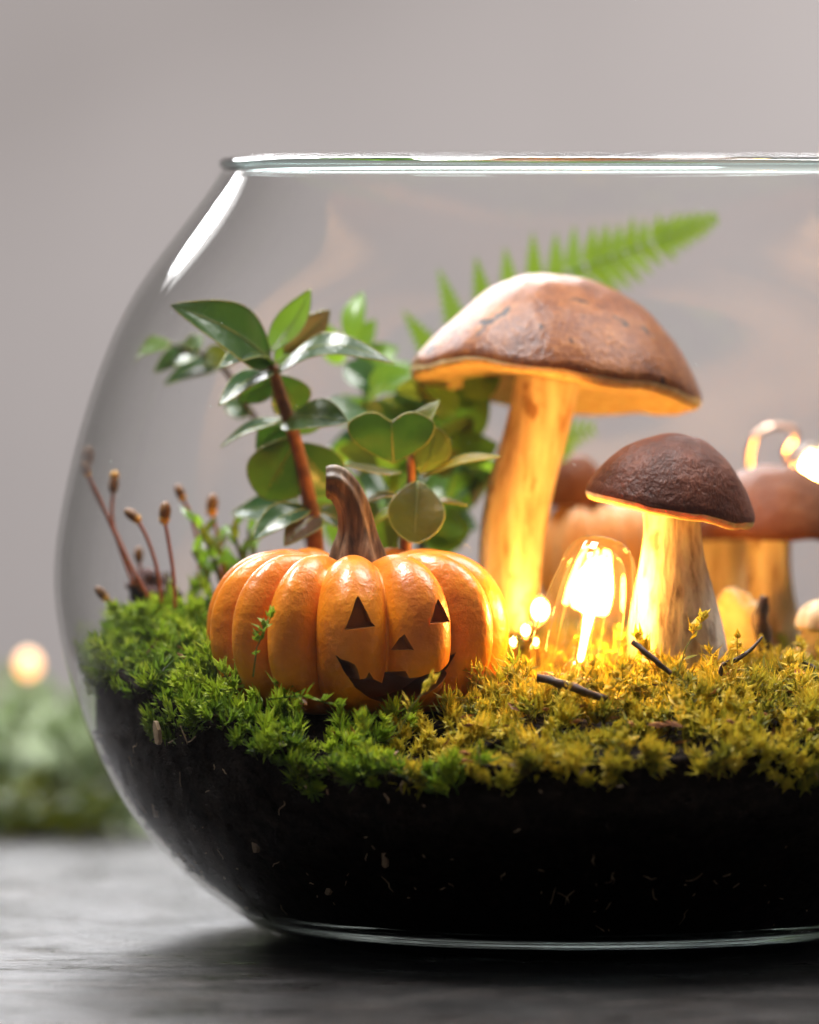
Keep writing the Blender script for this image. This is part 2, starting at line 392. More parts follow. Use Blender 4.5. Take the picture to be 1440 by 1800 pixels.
def clamp(v, margin=.0006):
    v = np.asarray(v, float); r = np.hypot(v[:, 0], v[:, 1]); lim = rin(np.clip(v[:, 2], .006, .18)) - margin
    soft = .0035; e = r - (lim - soft)
    k = np.where(e > 0, (lim - soft + soft * (1 - np.exp(-np.maximum(e, 0) / soft))) / np.maximum(r, 1e-9), 1.0); v[:, 0] *= k; v[:, 1] *= k; return v

# soil crumbs, root hairs and specks lying against the glass
mb = MB()
for i in range(700):
    a = random.uniform(math.pi * .95, math.pi * 2.05); z = random.uniform(.012, .062)
    zt_ = soil_z(.112 * math.cos(a), .112 * math.sin(a))
    if z > zt_ - .012: continue
    r = float(rin(z)) - .0004; s = random.choice([.0003, .0004, .0006, .0010])
    mb.add(*ball((r * math.cos(a), r * math.sin(a), z), s * random.uniform(.7, 1.6), s, s * random.uniform(.6, 1.3), 6, 4))
tag(mb.build('soil_crumbs', MT_soil), 'dark crumbs of soil pressed against the glass', 'soil', kind='stuff')
mb = MB()
for i in range(150):
    a = random.uniform(math.pi * 1.02, math.pi * 1.98); z = random.uniform(.012, .054) if random.random() < .6 else random.uniform(.008, .024)
    L = random.choice([.0006, .0008, .0015, .0025, .004]); th = random.uniform(0, math.pi); pts = []
    for k in range(4):
        aa = a + (k / 3 - .5) * L * math.cos(th) / .1 + random.uniform(-1, 1) * L * .15 / .1; zz = z + (k / 3 - .5) * L * math.sin(th) + random.uniform(-1, 1) * L * .12
        r = float(rin(zz)) - .0001; pts.append((r * math.cos(aa), r * math.sin(aa), zz))
    mb.add(*sweep(pts, [.00008, .00016, .00016, .00007], 5, n=7))
tag(mb.build('root_hairs', MT_chip), 'fine pale roots and specks showing in the soil', 'roots', kind='stuff')

# larger wood chips in the soil (each one its own)
def chip(px, py, w_, h_, rot, lab):
    ydep = -.09
    for _ in range(8):
        p = P(px, py, ydep); r = float(rin(p.z)) + .0001; ydep = -math.sqrt(max(r * r - p.x * p.x, 1e-6))
    p = P(px, py, ydep); nrm_ = Vector((p.x, p.y, 0)).normalized(); tx = Vector((-nrm_.y, nrm_.x, 0)); up = Vector((0, 0, 1))
    c, s = math.cos(rot), math.sin(rot); A, B = tx * c + up * s, up * c - tx * s
    o2 = [(-.5, -.38), (-.1, -.5), (.3, -.42), (.5, .05), (.28, .42), (0, .5), (-.35, .3), (-.44, 0)]
    v = []
    for q in (0, 1):
        for (a_, b_) in o2: v.append(p + A * M(w_) * a_ + B * M(h_) * b_ + nrm_ * (.0004 if q == 0 else -.0006))
    f = [tuple(range(8)), tuple(range(15, 7, -1))] + [(i, i + 8, (i + 1) % 8 + 8, (i + 1) % 8) for i in range(8)]
    tag(obj('wood_chip', v, f, MT_chip, smooth=False), lab, 'wood chip', 'pale wood chips in the soil')
chip(276, 1288, 16, 42, .35, 'pale wood chip hanging just below the green moss at the left')
chip(272, 1422, 8, 30, .5, 'thin reddish wood chip in the soil close to the left glass edge')
chip(677, 1507, 11, 36, .1, 'upright pale wood sliver low in the soil under the pumpkin')
chip(449, 1488, 12, 22, .4, 'short brown wood chip in the soil left of centre')
chip(578, 1566, 11, 16, -.3, 'small cream wood crumb near the base of the glass')

# ------------------------------------------------------------------ pumpkins
def pumpkin_shape(Rw, H, th0, lobes=10, nu=240, nv=84, depth=.22, shrink=0.0, grooves=None):
    v = []; f = []
    gv = sorted(R(q) - math.pi / 2 for q in grooves) if grooves else [th0 + 2 * math.pi * q / lobes for q in range(lobes)]
    def lobe(th):
        best = None
        for a_, b_ in zip(gv, gv[1:] + [gv[0] + 2 * math.pi]):
            q = (th - a_) % (2 * math.pi)
            if q < b_ - a_: return abs(math.sin(math.pi * q / (b_ - a_))), (b_ - a_) / .63
        return 1, 1
    LB = [lobe(2 * math.pi * i / nu) for i in range(nu)]
    for j in range(nv + 1):
        ph = -math.pi / 2 + math.pi * j / nv
        ct, st = math.cos(ph), math.sin(ph)
        rho = abs(ct) ** .62; zz = math.copysign(abs(st) ** .92, st)
        for i in range(nu):
            th = 2 * math.pi * i / nu; g, lw_ = LB[i]
            gr = 1 - depth * (.45 + .55 * lw_) * (1 - g ** .72) * (.45 + .55 * abs(ct) ** .4)
            wob = 1 + .02 * math.sin(2 * th + 1) + .012 * math.sin(3 * th)
            r = (Rw - shrink) * rho * gr * wob; z = (H / 2 - shrink) * zz * (1 - .20 * (1 - g ** .8) * (st > 0) * abs(ct) ** .3)
            dimp = math.exp(-(rho / .42) ** 2) * .30
            z -= math.copysign(1, z) * H / 2 * dimp
            v.append((r * math.cos(th), r * math.sin(th), z))
    for j in range(nv):
        for i in range(nu):
            i2 = (i + 1) % nu; f.append((j * nu + i, j * nu + i2, (j + 1) * nu + i2, (j + 1) * nu + i))
    v.append((0, 0, v[0][2])); v.append((0, 0, v[nv * nu][2])); a, b_ = len(v) - 2, len(v) - 1
    for i in range(nu):
        i2 = (i + 1) % nu; f.append((a, i2, i)); f.append((b_, nv * nu + i, nv * nu + i2))
    return v, f
PY = -.046
pc = P(628, 1108, PY); kP = (D + PY) / D
RwP, HP = M(262) * kP, M(318) * kP
root = thing('carved_pumpkin', 'orange ribbed jack-o-lantern pumpkin with carved grinning face nestled in the green moss', 'pumpkin', (pc.x, pc.y, pc.z - HP / 2))
th0 = -math.pi / 2 + R(-20)
def tmp(name, v, f):
    me = bpy.data.meshes.new(name); me.from_pydata([tuple(q) for q in v], [], f); bm = bmesh.new(); bm.from_mesh(me)
    bmesh.ops.remove_doubles(bm, verts=bm.verts, dist=1e-6); bmesh.ops.recalc_face_normals(bm, faces=bm.faces); bm.to_mesh(me); bm.free()
    o = bpy.data.objects.new(name, me); C.objects.link(o); return o
BS = 100.0   # boolean worked at a larger scale for precision
ov, of = pumpkin_shape(RwP, HP, th0, nu=300, grooves=[-20, 15, 50, 78, 108, 140, 172, 204, 232, 254, 274, 296, 317])
FA = R(18); fu = Vector((math.cos(FA), math.sin(FA), 0)); fn_ = Vector((math.sin(FA), -math.cos(FA), 0))   # face right and outward directions
def prism(poly, d0):
    v = []; k = len(poly)
    for dd in (d0, M(420)):
        for (a_, b_) in poly:
            v.append(fu * M(a_) * kP + Vector((0, 0, M(b_) * kP)) + fn_ * dd)
    f = [tuple(range(k))[::-1], tuple(range(k, 2 * k))] + [(i, (i + 1) % k, (i + 1) % k + k, i + k) for i in range(k)]
    return v, f
# outlines in face coordinates (pixels; u to the viewer's right of the nose line, v up from the pumpkin's middle)
def face(lst):
    out = []
    for x, y in lst:
        th_ = math.asin(max(-1, min(1, (x - 628) / 250))); out.append((250 * math.sin(th_ - FA), 1108 - y))
    return out
eyeL = face([(605, 1091), (664, 1086), (655, 1078), (634, 1033), (628, 1040)])
eyeR = face([(754, 1083), (795, 1082), (788, 1072), (772, 1041), (766, 1050)])
nose = face([(699, 1129), (729, 1128), (725, 1120), (716, 1101), (709, 1108)])
mouth = face([(590, 1134), (600, 1142), (612, 1145), (624, 1151), (630, 1160), (637, 1178), (648, 1176), (653, 1165), (664, 1178), (686, 1187), (690, 1168), (719, 1165), (726, 1178), (742, 1175), (760, 1168), (772, 1168), (786, 1158), (800, 1147), (812, 1138),
              (801, 1166), (784, 1188), (760, 1206), (728, 1218), (694, 1222), (662, 1212), (630, 1192), (606, 1163)])
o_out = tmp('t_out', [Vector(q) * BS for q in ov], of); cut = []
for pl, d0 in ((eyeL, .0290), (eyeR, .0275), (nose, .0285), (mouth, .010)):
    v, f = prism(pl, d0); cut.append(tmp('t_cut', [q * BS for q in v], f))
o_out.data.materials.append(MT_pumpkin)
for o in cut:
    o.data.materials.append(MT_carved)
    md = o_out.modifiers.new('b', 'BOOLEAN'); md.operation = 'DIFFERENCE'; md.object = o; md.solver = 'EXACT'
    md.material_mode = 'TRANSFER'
dg = bpy.context.evaluated_depsgraph_get(); me = bpy.data.meshes.new_from_object(o_out.evaluated_get(dg))
for o in cut + [o_out]: bpy.data.objects.remove(o)
me.transform(Matrix.Translation((0, 0, HP / 2)) @ Matrix.Scale(1 / BS, 4))
me.polygons.foreach_set('use_smooth', [True] * len(me.polygons)); me.set_sharp_from_angle(angle=R(42)); me.name = 'body'
bo = bpy.data.objects.new('body', me); C.objects.link(bo); bo.parent = root
def ridged(k, amp, tw=0): return lambda th, t: 1 + amp * math.cos(k * th + tw * t) * (1 - .4 * t)
def Pn(lst, y): return [P(a, b_, y) for a, b_ in lst]
stm = MB().add(*sweep(Pn([(630, 1000), (629, 965), (628, 930), (621, 892), (606, 862), (588, 847), (573, 846)], PY), [M(q) for q in (52, 42, 31, 27, 27, 29, 25)], 40, ridged(7, .13, 1.5), n=40))
stm.build('stem', MT_stalk, root)

# a second, plain pumpkin far behind the lamp
m = Mat('pale_orange'); m.set(Base_Color=(.62, .30, .10), Roughness=.5); MT_pale = m.m
c2 = P(1052, 985, .085); root = thing('plain_pumpkin', 'blurred plain orange pumpkin behind the glowing lamp bulb', 'pumpkin', (c2.x, c2.y, c2.z - .016))
v, f = pumpkin_shape(M(118), M(235), 1.0, 9, 72, 30, .14); obj('body', [Vector(q) + c2 for q in v], f, MT_pale, root)
MB().add(*sweep(Pn([(1050, 905), (1046, 880), (1036, 862)], .085), [M(q) for q in (24, 17, 15)], 16, ridged(6, .12))).build('stem', MT_stalk, root)

# ------------------------------------------------------------------ mushrooms
def mushroom(name, label, capc, y, prof_top, prof_under, tilt, stem_path, stem_r, mats, wob=.05, seed=0, yaw=0., group='brown mushrooms in the bowl', lean=0.):
    k = (D + y) / D
    base = Vector(stem_path[-1]) if not isinstance(stem_path[0], tuple) else P(*stem_path[-1], y)
    root = thing(name, label, 'mushroom', base, group)
    A = Matrix.Translation(P(*capc, y)) @ Matrix.Rotation(tilt, 4, 'Y') @ Matrix.Rotation(lean, 4, 'X') @ Matrix.Rotation(yaw, 4, 'Z')
    def deform(prof, nn=96, sub=44):
        pts = spline([(M(r) * k, M(z) * k) for r, z in prof], sub); pts[:, 0] = np.maximum(pts[:, 0], 1e-5)
        Rm = max(pts[:, 0]); v, f = lathe([tuple(q) for q in pts], nn); out = []
        for q in v:
            a = math.atan2(q.y, q.x); rr_ = math.hypot(q.x, q.y) / Rm
            e = 1 + wob * rr_ * (fbm(math.cos(a) * .8 + seed, math.sin(a) * .8, seed, 1.1))
            out.append(Vector((q.x * e, q.y * e, q.z + Rm * wob * .8 * fbm(q.x / Rm + seed, q.y / Rm, 3., 1.5))))
        return out, f
    capo = None
    for nm, pf, mt in (('cap', prof_top, mats[0]), ('pore_surface', prof_under, mats[1])):
        v, f = deform(pf)
        me = bpy.data.meshes.new(nm); me.from_pydata([tuple(q) for q in v], [], f); me.materials.append(mt)
        me.polygons.foreach_set('use_smooth', [True] * len(me.polygons))
        o = bpy.data.objects.new(nm, me); C.objects.link(o); o.parent = root; o.matrix_local = Matrix.Translation(-base) @ A
    sv, sf = sweep([P(a, b_, y) for a, b_ in stem_path], [M(q) * k for q in stem_r], 36, lambda th, t: 1 + .05 * math.sin(2 * th + seed) + .03 * math.sin(5 * th + 4 * t + seed), n=36)
    obj('stem', sv, sf, mats[2], root)
    return root
mushroom('tall_mushroom', 'tallest mushroom, wide tan cap on a thick leaning cream stem', (976, 678), .012,
         [(0, 193), (45, 190), (95, 176), (145, 146), (190, 100), (226, 55), (248, 18), (252, 4), (252, 0)],
         [(252, 1), (250, -8), (238, -14), (200, 0), (140, 8), (80, 6), (0, 4)], R(7.5),
         [(966, 660), (955, 715), (938, 780), (915, 860), (899, 950), (893, 1050), (893, 1110)], [60, 58, 57, 59, 59, 55, 52], (MT_capL, MT_pore, MT_stemL), .06, 2.3, lean=R(-9))
mushroom('dark_cap_mushroom', 'small mushroom with dark brown cap and grey streaked stem right of the glowing bulb', (1181, 876), -.036,
         [(0, 112), (28, 112), (58, 98), (92, 76), (122, 42), (143, 4), (147, -10), (147, -14)],
         [(147, -13), (145, -22), (136, -27), (110, -14), (70, -4), (0, 0)], R(10.5),
         [(1180, 880), (1181, 930), (1181, 985), (1184, 1050), (1189, 1120), (1196, 1190)], [50, 48, 55, 69, 82, 88], (MT_capS, MT_pore, MT_stemS), .05, 5.1, lean=R(1))
mushroom('right_mushroom', 'blurred russet mushroom with straight yellow-lit stem behind the dark capped one', (1362, 935), .045,
         [(0, 118), (40, 113), (80, 90), (114, 48), (132, 8), (128, -8)], [(128, -8), (90, 0), (0, 4)], R(4),
         [(1352, 930), (1352, 990), (1356, 1050), (1364, 1110), (1372, 1170)], [42, 42, 44, 48, 50], (MT_capR, MT_pore, MT_stemL), .05, 8.)
mushroom('squat_mushroom', 'blurred squat mushroom half hidden between the dark capped and the russet mushroom', (1262, 942), .075,
         [(0, 60), (40, 56), (72, 34), (86, 6), (82, -4)], [(82, -4), (50, 2), (0, 3)], R(-3),
         [(1266, 940), (1268, 1000), (1270, 1060), (1270, 1140)], [45, 47, 50, 52], (MT_capR, MT_pore, MT_stemL), .05, 11.)
mushroom('round_cap_mushroom', 'blurred round brown mushroom cap behind the thick cream stem', (1003, 882), .085,
         [(0, 82), (30, 78), (52, 55), (62, 20), (60, -5)], [(60, -5), (35, 0), (0, 2)], 0,
         [(1003, 880), (1003, 930), (1003, 1000), (1003, 1090)], [26, 26, 28, 30], (MT_capR, MT_pore, MT_stemL), .04, 14.)
mushroom('button_mushroom', 'small pale button mushroom cut by the right picture edge', (1446, 1098), .0,
         [(0, 42), (24, 38), (42, 20), (48, -4), (44, -12)], [(44, -12), (26, -4), (0, -2)], R(6),
         [(1446, 1095), (1440, 1125), (1428, 1155), (1415, 1185)], [34, 32, 33, 36], (MT_stemL, MT_pore, MT_stemL), .04, 17.)
# torn pale piece of mushroom
yk = .014; cpos = P(1296, 1108, yk); mb = MB(); v, f = ball((0, 0, 0), M(52), M(22), M(70), 40, 28)
v = [Vector(q) * (1 + .22 * fbm(q.x, q.y, q.z, 130, 4) + .12 * fbm(q.x, q.y, q.z, 420, 3)) + cpos for q in v]
tag(obj('mushroom_fragment', v, f, MT_flesh), 'pale yellow torn mushroom chunk tucked behind the streaked stem', 'mushroom')

# ------------------------------------------------------------------ lamp bulb and fairy lights
YB = -.047
def bulb_axis(px0, py0, px1, py1, y, lean=0):
    a, b_ = P(px0, py0, y), P(px1, py1, y + lean); z = (b_ - a).normalized(); x = Vector((0, 1, 0)).cross(z).normalized(); yv = z.cross(x)
    return Matrix(((x.x, yv.x, z.x, a.x), (x.y, yv.y, z.y, a.y), (x.z, yv.z, z.z, a.z), (0, 0, 0, 1))), (b_ - a).length
A, L = bulb_axis(1010, 1215, 1062, 944, YB, .006)
root = thing('glowing_bulb', 'large glowing clear glass bulb leaning among the moss beside the dark capped mushroom', 'light bulb', P(1010, 1215, YB))
def rel(prof): return spline([(M(r), L * z) for r, z in prof], 40)
env = rel([(78, .03), (86, .10), (88, .22), (84, .42), (76, .62), (67, .76), (58, .88), (40, .965), (18, .995), (1, 1.0)])
def flute(v, ax, amp, k):
    iv_ = ax.inverted(); out = []
    for q in v:
        p_ = iv_ @ Vector(q); a = math.atan2(p_.y, p_.x); e = 1 + amp * math.cos(k * a); out.append(ax @ Vector((p_.x * e, p_.y * e, p_.z)))
    return out
v, f = lathe([tuple(q) for q in env], 72, A); obj('glass_envelope', flute(v, A, .03, 11), f, MT_bulbglass, root)
v, f = lathe([tuple(q) for q in rel([(58, .06), (62, .25), (60, .5), (54, .72), (40, .86), (16, .93), (1, .94)])], 60, A); obj('inner_glass', flute(v, A, .008, 8), f, MT_bulbglass, root)
v, f = lathe([tuple(q) for q in rel([(1, .50), (18, .515), (28, .55), (32, .62), (30, .69), (23, .735), (12, .758), (1, .765)])], 32, A); obj('led_core', v, f, MT_led, root)
v, f = lathe([tuple(q) for q in rel([(1, .20), (6, .21), (7, .34), (9, .45), (9, .5), (1, .5)])], 20, A); obj('light_rod', v, f, MT_rod, root)
v, f = lathe([tuple(q) for q in rel([(1, .06), (24, .07), (26, .14), (14, .20), (1, .205)])], 24, A); obj('support', v, f, MT_bulbglass, root)
v, f = lathe([tuple(q) for q in rel([(1, -.14), (66, -.14), (74, -.10), (75, .03), (70, .07), (60, .075), (58, .06), (1, .05)])], 48, A); obj('socket', v, f, MT_metal, root)
def fairy(px, py, y, r_, lab, mt, wire, tilt=0.):
    c = P(px, py, y); root = thing('fairy_light', lab, 'fairy light', c, 'small warm fairy lights')
    v, f = ball(c, M(r_ * .55), M(r_ * .55), M(r_ * .7), 14, 10); obj('led', v, f, mt, root)
    v, f = ball(c, M(r_), M(r_), M(r_ * 1.25), 18, 12); obj('bulb_cover', v, f, MT_bulbglass, root)
    mb = MB().add(*sweep([P(*q) for q in wire], [M(5)] * len(wire), 8, n=6 * len(wire))); mb.build('wire', MT_wire, root)
    return root
fairy(950, 1072, .0, 26, 'small round fairy light glowing at the foot of the tall mushroom', MT_led2, [(946, 1098, 0), (930, 1130, .005), (905, 1150, .012), (890, 1190, .02)])
fairy(924, 1108, -.012, 12, 'tiny fairy light low in the moss right beside the carved pumpkin', MT_led2, [(924, 1120, -.012), (930, 1150, -.01), (940, 1180, -.008)])
fairy(902, 1128, -.03, 9, 'tiny fairy light half buried in moss nearest the carved pumpkin', MT_led2, [(902, 1136, -.03), (908, 1160, -.028), (915, 1185, -.026)])
fairy(942, 1128, -.022, 8, 'tiny fairy light in the moss close left of the large bulb', MT_led2, [(942, 1136, -.022), (946, 1160, -.02), (950, 1185, -.018)])
fairy(1246, 1088, -.010, 15, 'fairy light glowing behind the streaked mushroom stem', MT_led4, [(1244, 1108, -.010), (1238, 1150, -.008), (1232, 1190, -.006)])
fairy(1428, 822, .085, 34, 'blurred fairy light on a wire loop at the right picture edge', MT_led4,
      [(1428, 860, .085), (1380, 800, .085), (1400, 760, .085), (1360, 750, .085), (1325, 772, .085), (1316, 820, .085), (1320, 900, .085), (1330, 1000, .085)])

# ------------------------------------------------------------------ leaves
def leaf(parent, base, tip, w_, normal=(0, -.8, .6), mat=None, shape='ovate', arch=.08, fold=.18, curl=0., name='leaf', margin=True, inside=True):
    base, tip = Vector(base), Vector(tip); X = tip - base; L = X.length; X.normalize()
    N = Vector(normal); N = (N - X * N.dot(X)).normalized(); Y = N.cross(X)
    nu, nv = 16, 8; W = w_ / 2; v = []; f = []
    def prof(t):
        if shape == 'ovate': return (math.sin(math.pi * min(1, t ** .78)) ** .85) * (1 - .15 * t) + .03 * (1 - t)
        if shape == 'round': return math.sin(math.pi * (t * .97 + .015) ** 1.25) ** .62
        if shape == 'lance': return math.sin(math.pi * t ** .9) ** .9 + .02
        if shape == 'heart': return math.sin(math.pi * .5 * min(1, t / .78)) ** .9 if t < .78 else (1 - ((t - .78) / .22) ** 2 * .42)
        return math.sin(math.pi * t)
    for i in range(nu + 1):
        t = i / nu; hw = max(prof(t), .0) * W
        for j in range(nv + 1):
            s = j / nv * 2 - 1; yy = s * hw; xx = t * L
            if shape == 'heart': xx -= L * .20 * max(0, (t - .5) / .5) ** 2 * (1 - min(1, abs(s) * 1.7)) ** 1 * 1.0
            zz = arch * L * math.sin(math.pi * t) + fold * abs(yy) - curl * L * t * t + .03 * W * math.sin(9 * t + 3 * s) * abs(s)
            v.append(base + X * xx + Y * yy + N * zz)
    for i in range(nu):
        for j in range(nv):
            a = i * (nv + 1) + j; f.append((a, a + 1, a + nv + 2, a + nv + 1))
    mb = MB().add(v, f, 0)
    if margin:
        loop = [v[i * (nv + 1)] for i in range(0, nu + 1)] + ([v[nu * (nv + 1) + j] for j in range(1, nv)] if shape == 'heart' else []) + [v[i * (nv + 1) + nv] for i in range(nu, -1, -1)]
        lp = [loop[0]]
        for q in loop[1:]:
            if (q - lp[-1]).length > .0002: lp.append(q)
        mb.add(*sweep(lp, [.00016] * len(lp), 5, n=len(lp)), 1)
        mid = [v[i * (nv + 1) + nv // 2] + N * .0000 for i in range(0, nu, 2)]
        mb.add(*sweep(mid, list(np.linspace(.00028, .0001, len(mid))), 5, n=len(mid) * 2), 1)
    if inside: mb.v = [tuple(q) for q in clamp(np.array(mb.v), .0015)]
    return mb.build(name, [mat or MT_leaf, MT_margin], parent)
def lf(parent, b_, t_, w_, y=(0, 0), **kw):
    return leaf(parent, P(*b_, y[0]), P(*t_, y[1]), M(w_), **kw)
def stalk(parent, pts, rr_, mat=None, name='stem'):
    v, f = sweep([P(*q) for q in pts], [M(q) for q in rr_], 10, lambda th, t: 1 + .06 * math.sin(3 * th + 11 * t), n=5 * len(pts)); return obj(name, v, f, mat or MT_twig, parent)
UP = (0, -.35, .95); FR = (0, -1, .25); DN = (0, -.9, -.4)
# main sprig behind the carved pumpkin
y0 = -.012
pl = thing('leafy_sprig', 'dark green glossy leafed sprig with orange-brown stem rising behind the carved pumpkin', 'plant', P(552, 960, y0))
stalk(pl, [(556, 985, y0), (548, 900, y0), (530, 815, y0), (510, 745, y0), (492, 690, y0), (478, 640, y0)], [16, 14, 12, 12, 11, 9])
lf(pl, (476, 636), (299, 536), 108, (y0, y0 - .02), normal=(.25, -.85, .45), arch=.10)
lf(pl, (472, 618), (546, 508), 58, (y0, y0 + .004), normal=(-.5, -.8, .1), mat=MT_leafP, shape='lance', fold=.3, arch=-.1)
lf(pl, (498, 620), (580, 545), 50, (y0 + .006, y0 + .012), normal=(-.2, -.8, -.4), mat=MT_leafB, shape='lance', arch=.1)
lf(pl, (486, 654), (692, 638), 72, (y0, y0 - .012), normal=(.05, -.62, .8), arch=.22, fold=.05, curl=.0)
lf(pl, (476, 642), (384, 648), 60, (y0, y0 - .016), normal=(0, -.6, .8), arch=.18)
lf(pl, (482, 652), (385, 713), 46, (y0, y0 - .014), normal=(.1, -.4, .9), arch=.10, shape='lance')
lf(pl, (490, 660), (522, 724), 74, (y0 + .004, y0 + .01), normal=FR, shape='round')
lf(pl, (500, 738), (612, 742), 92, (y0, y0 - .016), normal=(-.05, -.72, .7), arch=.06, fold=.1)
lf(pl, (502, 738), (388, 786), 42, (y0, y0 + .006), normal=(.2, -.5, .85), shape='lance', arch=.08)
lf(pl, (522, 770), (462, 874), 112, (y0 + .006, y0 + .008), normal=(.2, -1, .1), shape='round', arch=.05)
lf(pl, (520, 780), (588, 862), 92, (y0 + .008, y0 + .014), normal=(-.1, -1, .2), shape='round')
lf(pl, (546, 892), (444, 950), 56, (y0, y0 - .01), normal=(.2, -.5, .85), shape='lance', arch=.12)
lf(pl, (556, 905), (500, 960), 60, (y0, y0 - .012), normal=(0, -.8, .5), mat=MT_leafB)
lf(pl, (488, 662), (420, 705), 52, (y0 + .006, y0 + .012), normal=(.2, -.9, .2))
lf(pl, (506, 742), (450, 790), 56, (y0 + .008, y0 + .014), normal=(.1, -.9, .3))
lf(pl, (512, 760), (575, 720), 60, (y0 + .008, y0 + .016), normal=(-.2, -.9, .3), mat=MT_leafP)
lf(pl, (484, 640), (560, 585), 52, (y0 + .008, y0 + .016), normal=(-.2, -.9, .2), mat=MT_leafP)
lf(pl, (530, 900), (408, 902), 70, (y0 + .012, y0 + .024), normal=(0, -.8, .6))
lf(pl, (560, 900), (640, 940), 60, (y0 + .006, y0 + .012), normal=(0, -.7, .7))
# second sprig between the first and the tall mushroom
y0 = -.022
pl = thing('olive_sprig', 'sprig with notched and rounded leaves edged in warm light, between carved pumpkin and tall stem', 'plant', P(716, 985, y0))
stalk(pl, [(716, 1000, y0), (714, 930, y0), (722, 860, y0), (722, 810, y0), (720, 750, y0 + .003)], [10, 9, 8, 7, 5])
lf(pl, (692, 814), (688, 724), 150, (y0 - .004, y0 - .008), normal=(-.1, -1, .35), shape='heart', fold=.12, mat=MT_leaf)
lf(pl, (722, 802), (772, 704), 60, (y0, y0 + .002), normal=(-.75, -.7, .2), mat=MT_leafO, fold=.4)
lf(pl, (742, 832), (768, 752), 66, (y0 + .003, y0), normal=(.3, -1, -.1), mat=MT_leafO, shape='round')
lf(pl, (745, 838), (880, 802), 40, (y0, y0 - .008), normal=(0, -.4, .9), mat=MT_leafO, shape='lance', arch=.06)
lf(pl, (705, 830), (604, 816), 42, (y0, y0 - .012), normal=(0, -.4, .9), mat=MT_leafO, shape='lance', arch=-.05)
lf(pl, (735, 846), (728, 954), 98, (y0 - .004, y0 - .012), normal=(.05, -1, .25), mat=MT_leafO, shape='round', arch=.04)
lf(pl, (722, 900), (822, 888), 26, (y0 + .004, y0), normal=(0, -.35, .95), mat=MT_leafO, shape='lance', arch=.12)
lf(pl, (716, 880), (640, 884), 26, (y0, y0 - .006), normal=(0, -.35, .95), mat=MT_leafO, shape='lance', arch=.14)
lf(pl, (712, 890), (652, 925), 24, (y0, y0 - .002), normal=(0, -.5, .9), mat=MT_leafP, shape='lance', arch=.1)
# blurred plants deeper in the bowl
pl = thing('back_sprig', 'blurred leafy sprig reaching left behind the dark glossy one', 'plant', P(560, 1000, .035))
stalk(pl, [(560, 1010, .035), (520, 880, .035), (470, 770, .035), (425, 700, .035), (385, 640, .033), (300, 605, .03)], [8, 7, 6, 6, 5, 3], MT_dark)
lf(pl, (300, 602), (203, 642), 52, (.03, .028), normal=(0, -.6, .8), mat=MT_leafP, arch=.12)
lf(pl, (352, 612), (270, 655), 52, (.032, .03), normal=(0, -.7, .7), arch=.1)
lf(pl, (392, 640), (288, 676), 50, (.033, .034), normal=(0, -.7, .7), arch=.12)
lf(pl, (330, 615), (355, 588), 30, (.03, .034), normal=FR)
lf(pl, (360, 618), (410, 640), 44, (.032, .03), normal=FR, mat=MT_leafO)
lf(pl, (425, 690), (470, 640), 46, (.034, .03), normal=FR, mat=MT_leafO)
lf(pl, (440, 730), (395, 705), 40, (.034, .04), normal=FR)
pl = thing('bushy_plant', 'blurred bushy green plant filling the space left of the tall stem', 'plant', P(700, 1010, .045))
stalk(pl, [(700, 1020, .045), (690, 900, .045), (670, 780, .045), (640, 680, .045), (625, 600, .045)], [10, 9, 8, 6, 4], MT_dark)
stalk(pl, [(720, 1020, .05), (770, 880, .05), (800, 780, .05), (820, 700, .05)], [9, 8, 6, 4], MT_dark)
bl = [((618, 602), (638, 512), 46, MT_leafP), ((600, 640), (560, 560), 50, MT_leafP), ((606, 640), (664, 690), 74, MT_leaf), ((640, 700), (740, 655), 70, MT_leafP), ((650, 740), (720, 690), 70, MT_leafO),
      ((660, 760), (590, 700), 80, MT_leaf), ((670, 800), (600, 790), 70, MT_leafO), ((800, 760), (860, 690), 90, MT_leafP), ((790, 800), (876, 780), 80, MT_leafP), ((800, 730), (745, 680), 60, MT_leafP),
      ((780, 860), (850, 850), 90, MT_leaf), ((770, 880), (700, 860), 80, MT_leafP), ((760, 920), (840, 930), 90, MT_leaf), ((690, 860), (620, 880), 90, MT_leaf), ((700, 920), (640, 950), 80, MT_leafO),
      ((680, 840), (760, 820), 80, MT_leafP), ((820, 700), (880, 660), 70, MT_leafP), ((820, 705), (790, 660), 60, MT_leafP), ((630, 650), (700, 610), 50, MT_leafP), ((620, 620), (660, 560), 44, MT_leafP), ((640, 720), (560, 740), 80, MT_leaf), ((560, 600), (520, 560), 50, MT_leafP)]
for i in range(60):
    a = (random.uniform(600, 850), random.uniform(670, 960)); g_ = random.uniform(0, 6.28); l_ = random.uniform(60, 105)
    bl.append((a, (a[0] + l_ * math.cos(g_), a[1] - abs(l_ * math.sin(g_)) * .8 + 20), random.uniform(60, 95), random.choice([MT_leafP, MT_leafP, MT_leaf, MT_leafO])))
for i, (a, b_, w_, mt) in enumerate(bl):
    yy = .02 + .04 * random.random()
    lf(pl, a, b_, w_, (yy, yy + random.uniform(-.015, .01)), normal=(random.uniform(-.4, .4), -1, random.uniform(-.1, .9)), mat=mt, arch=random.uniform(0, .15), margin=False)
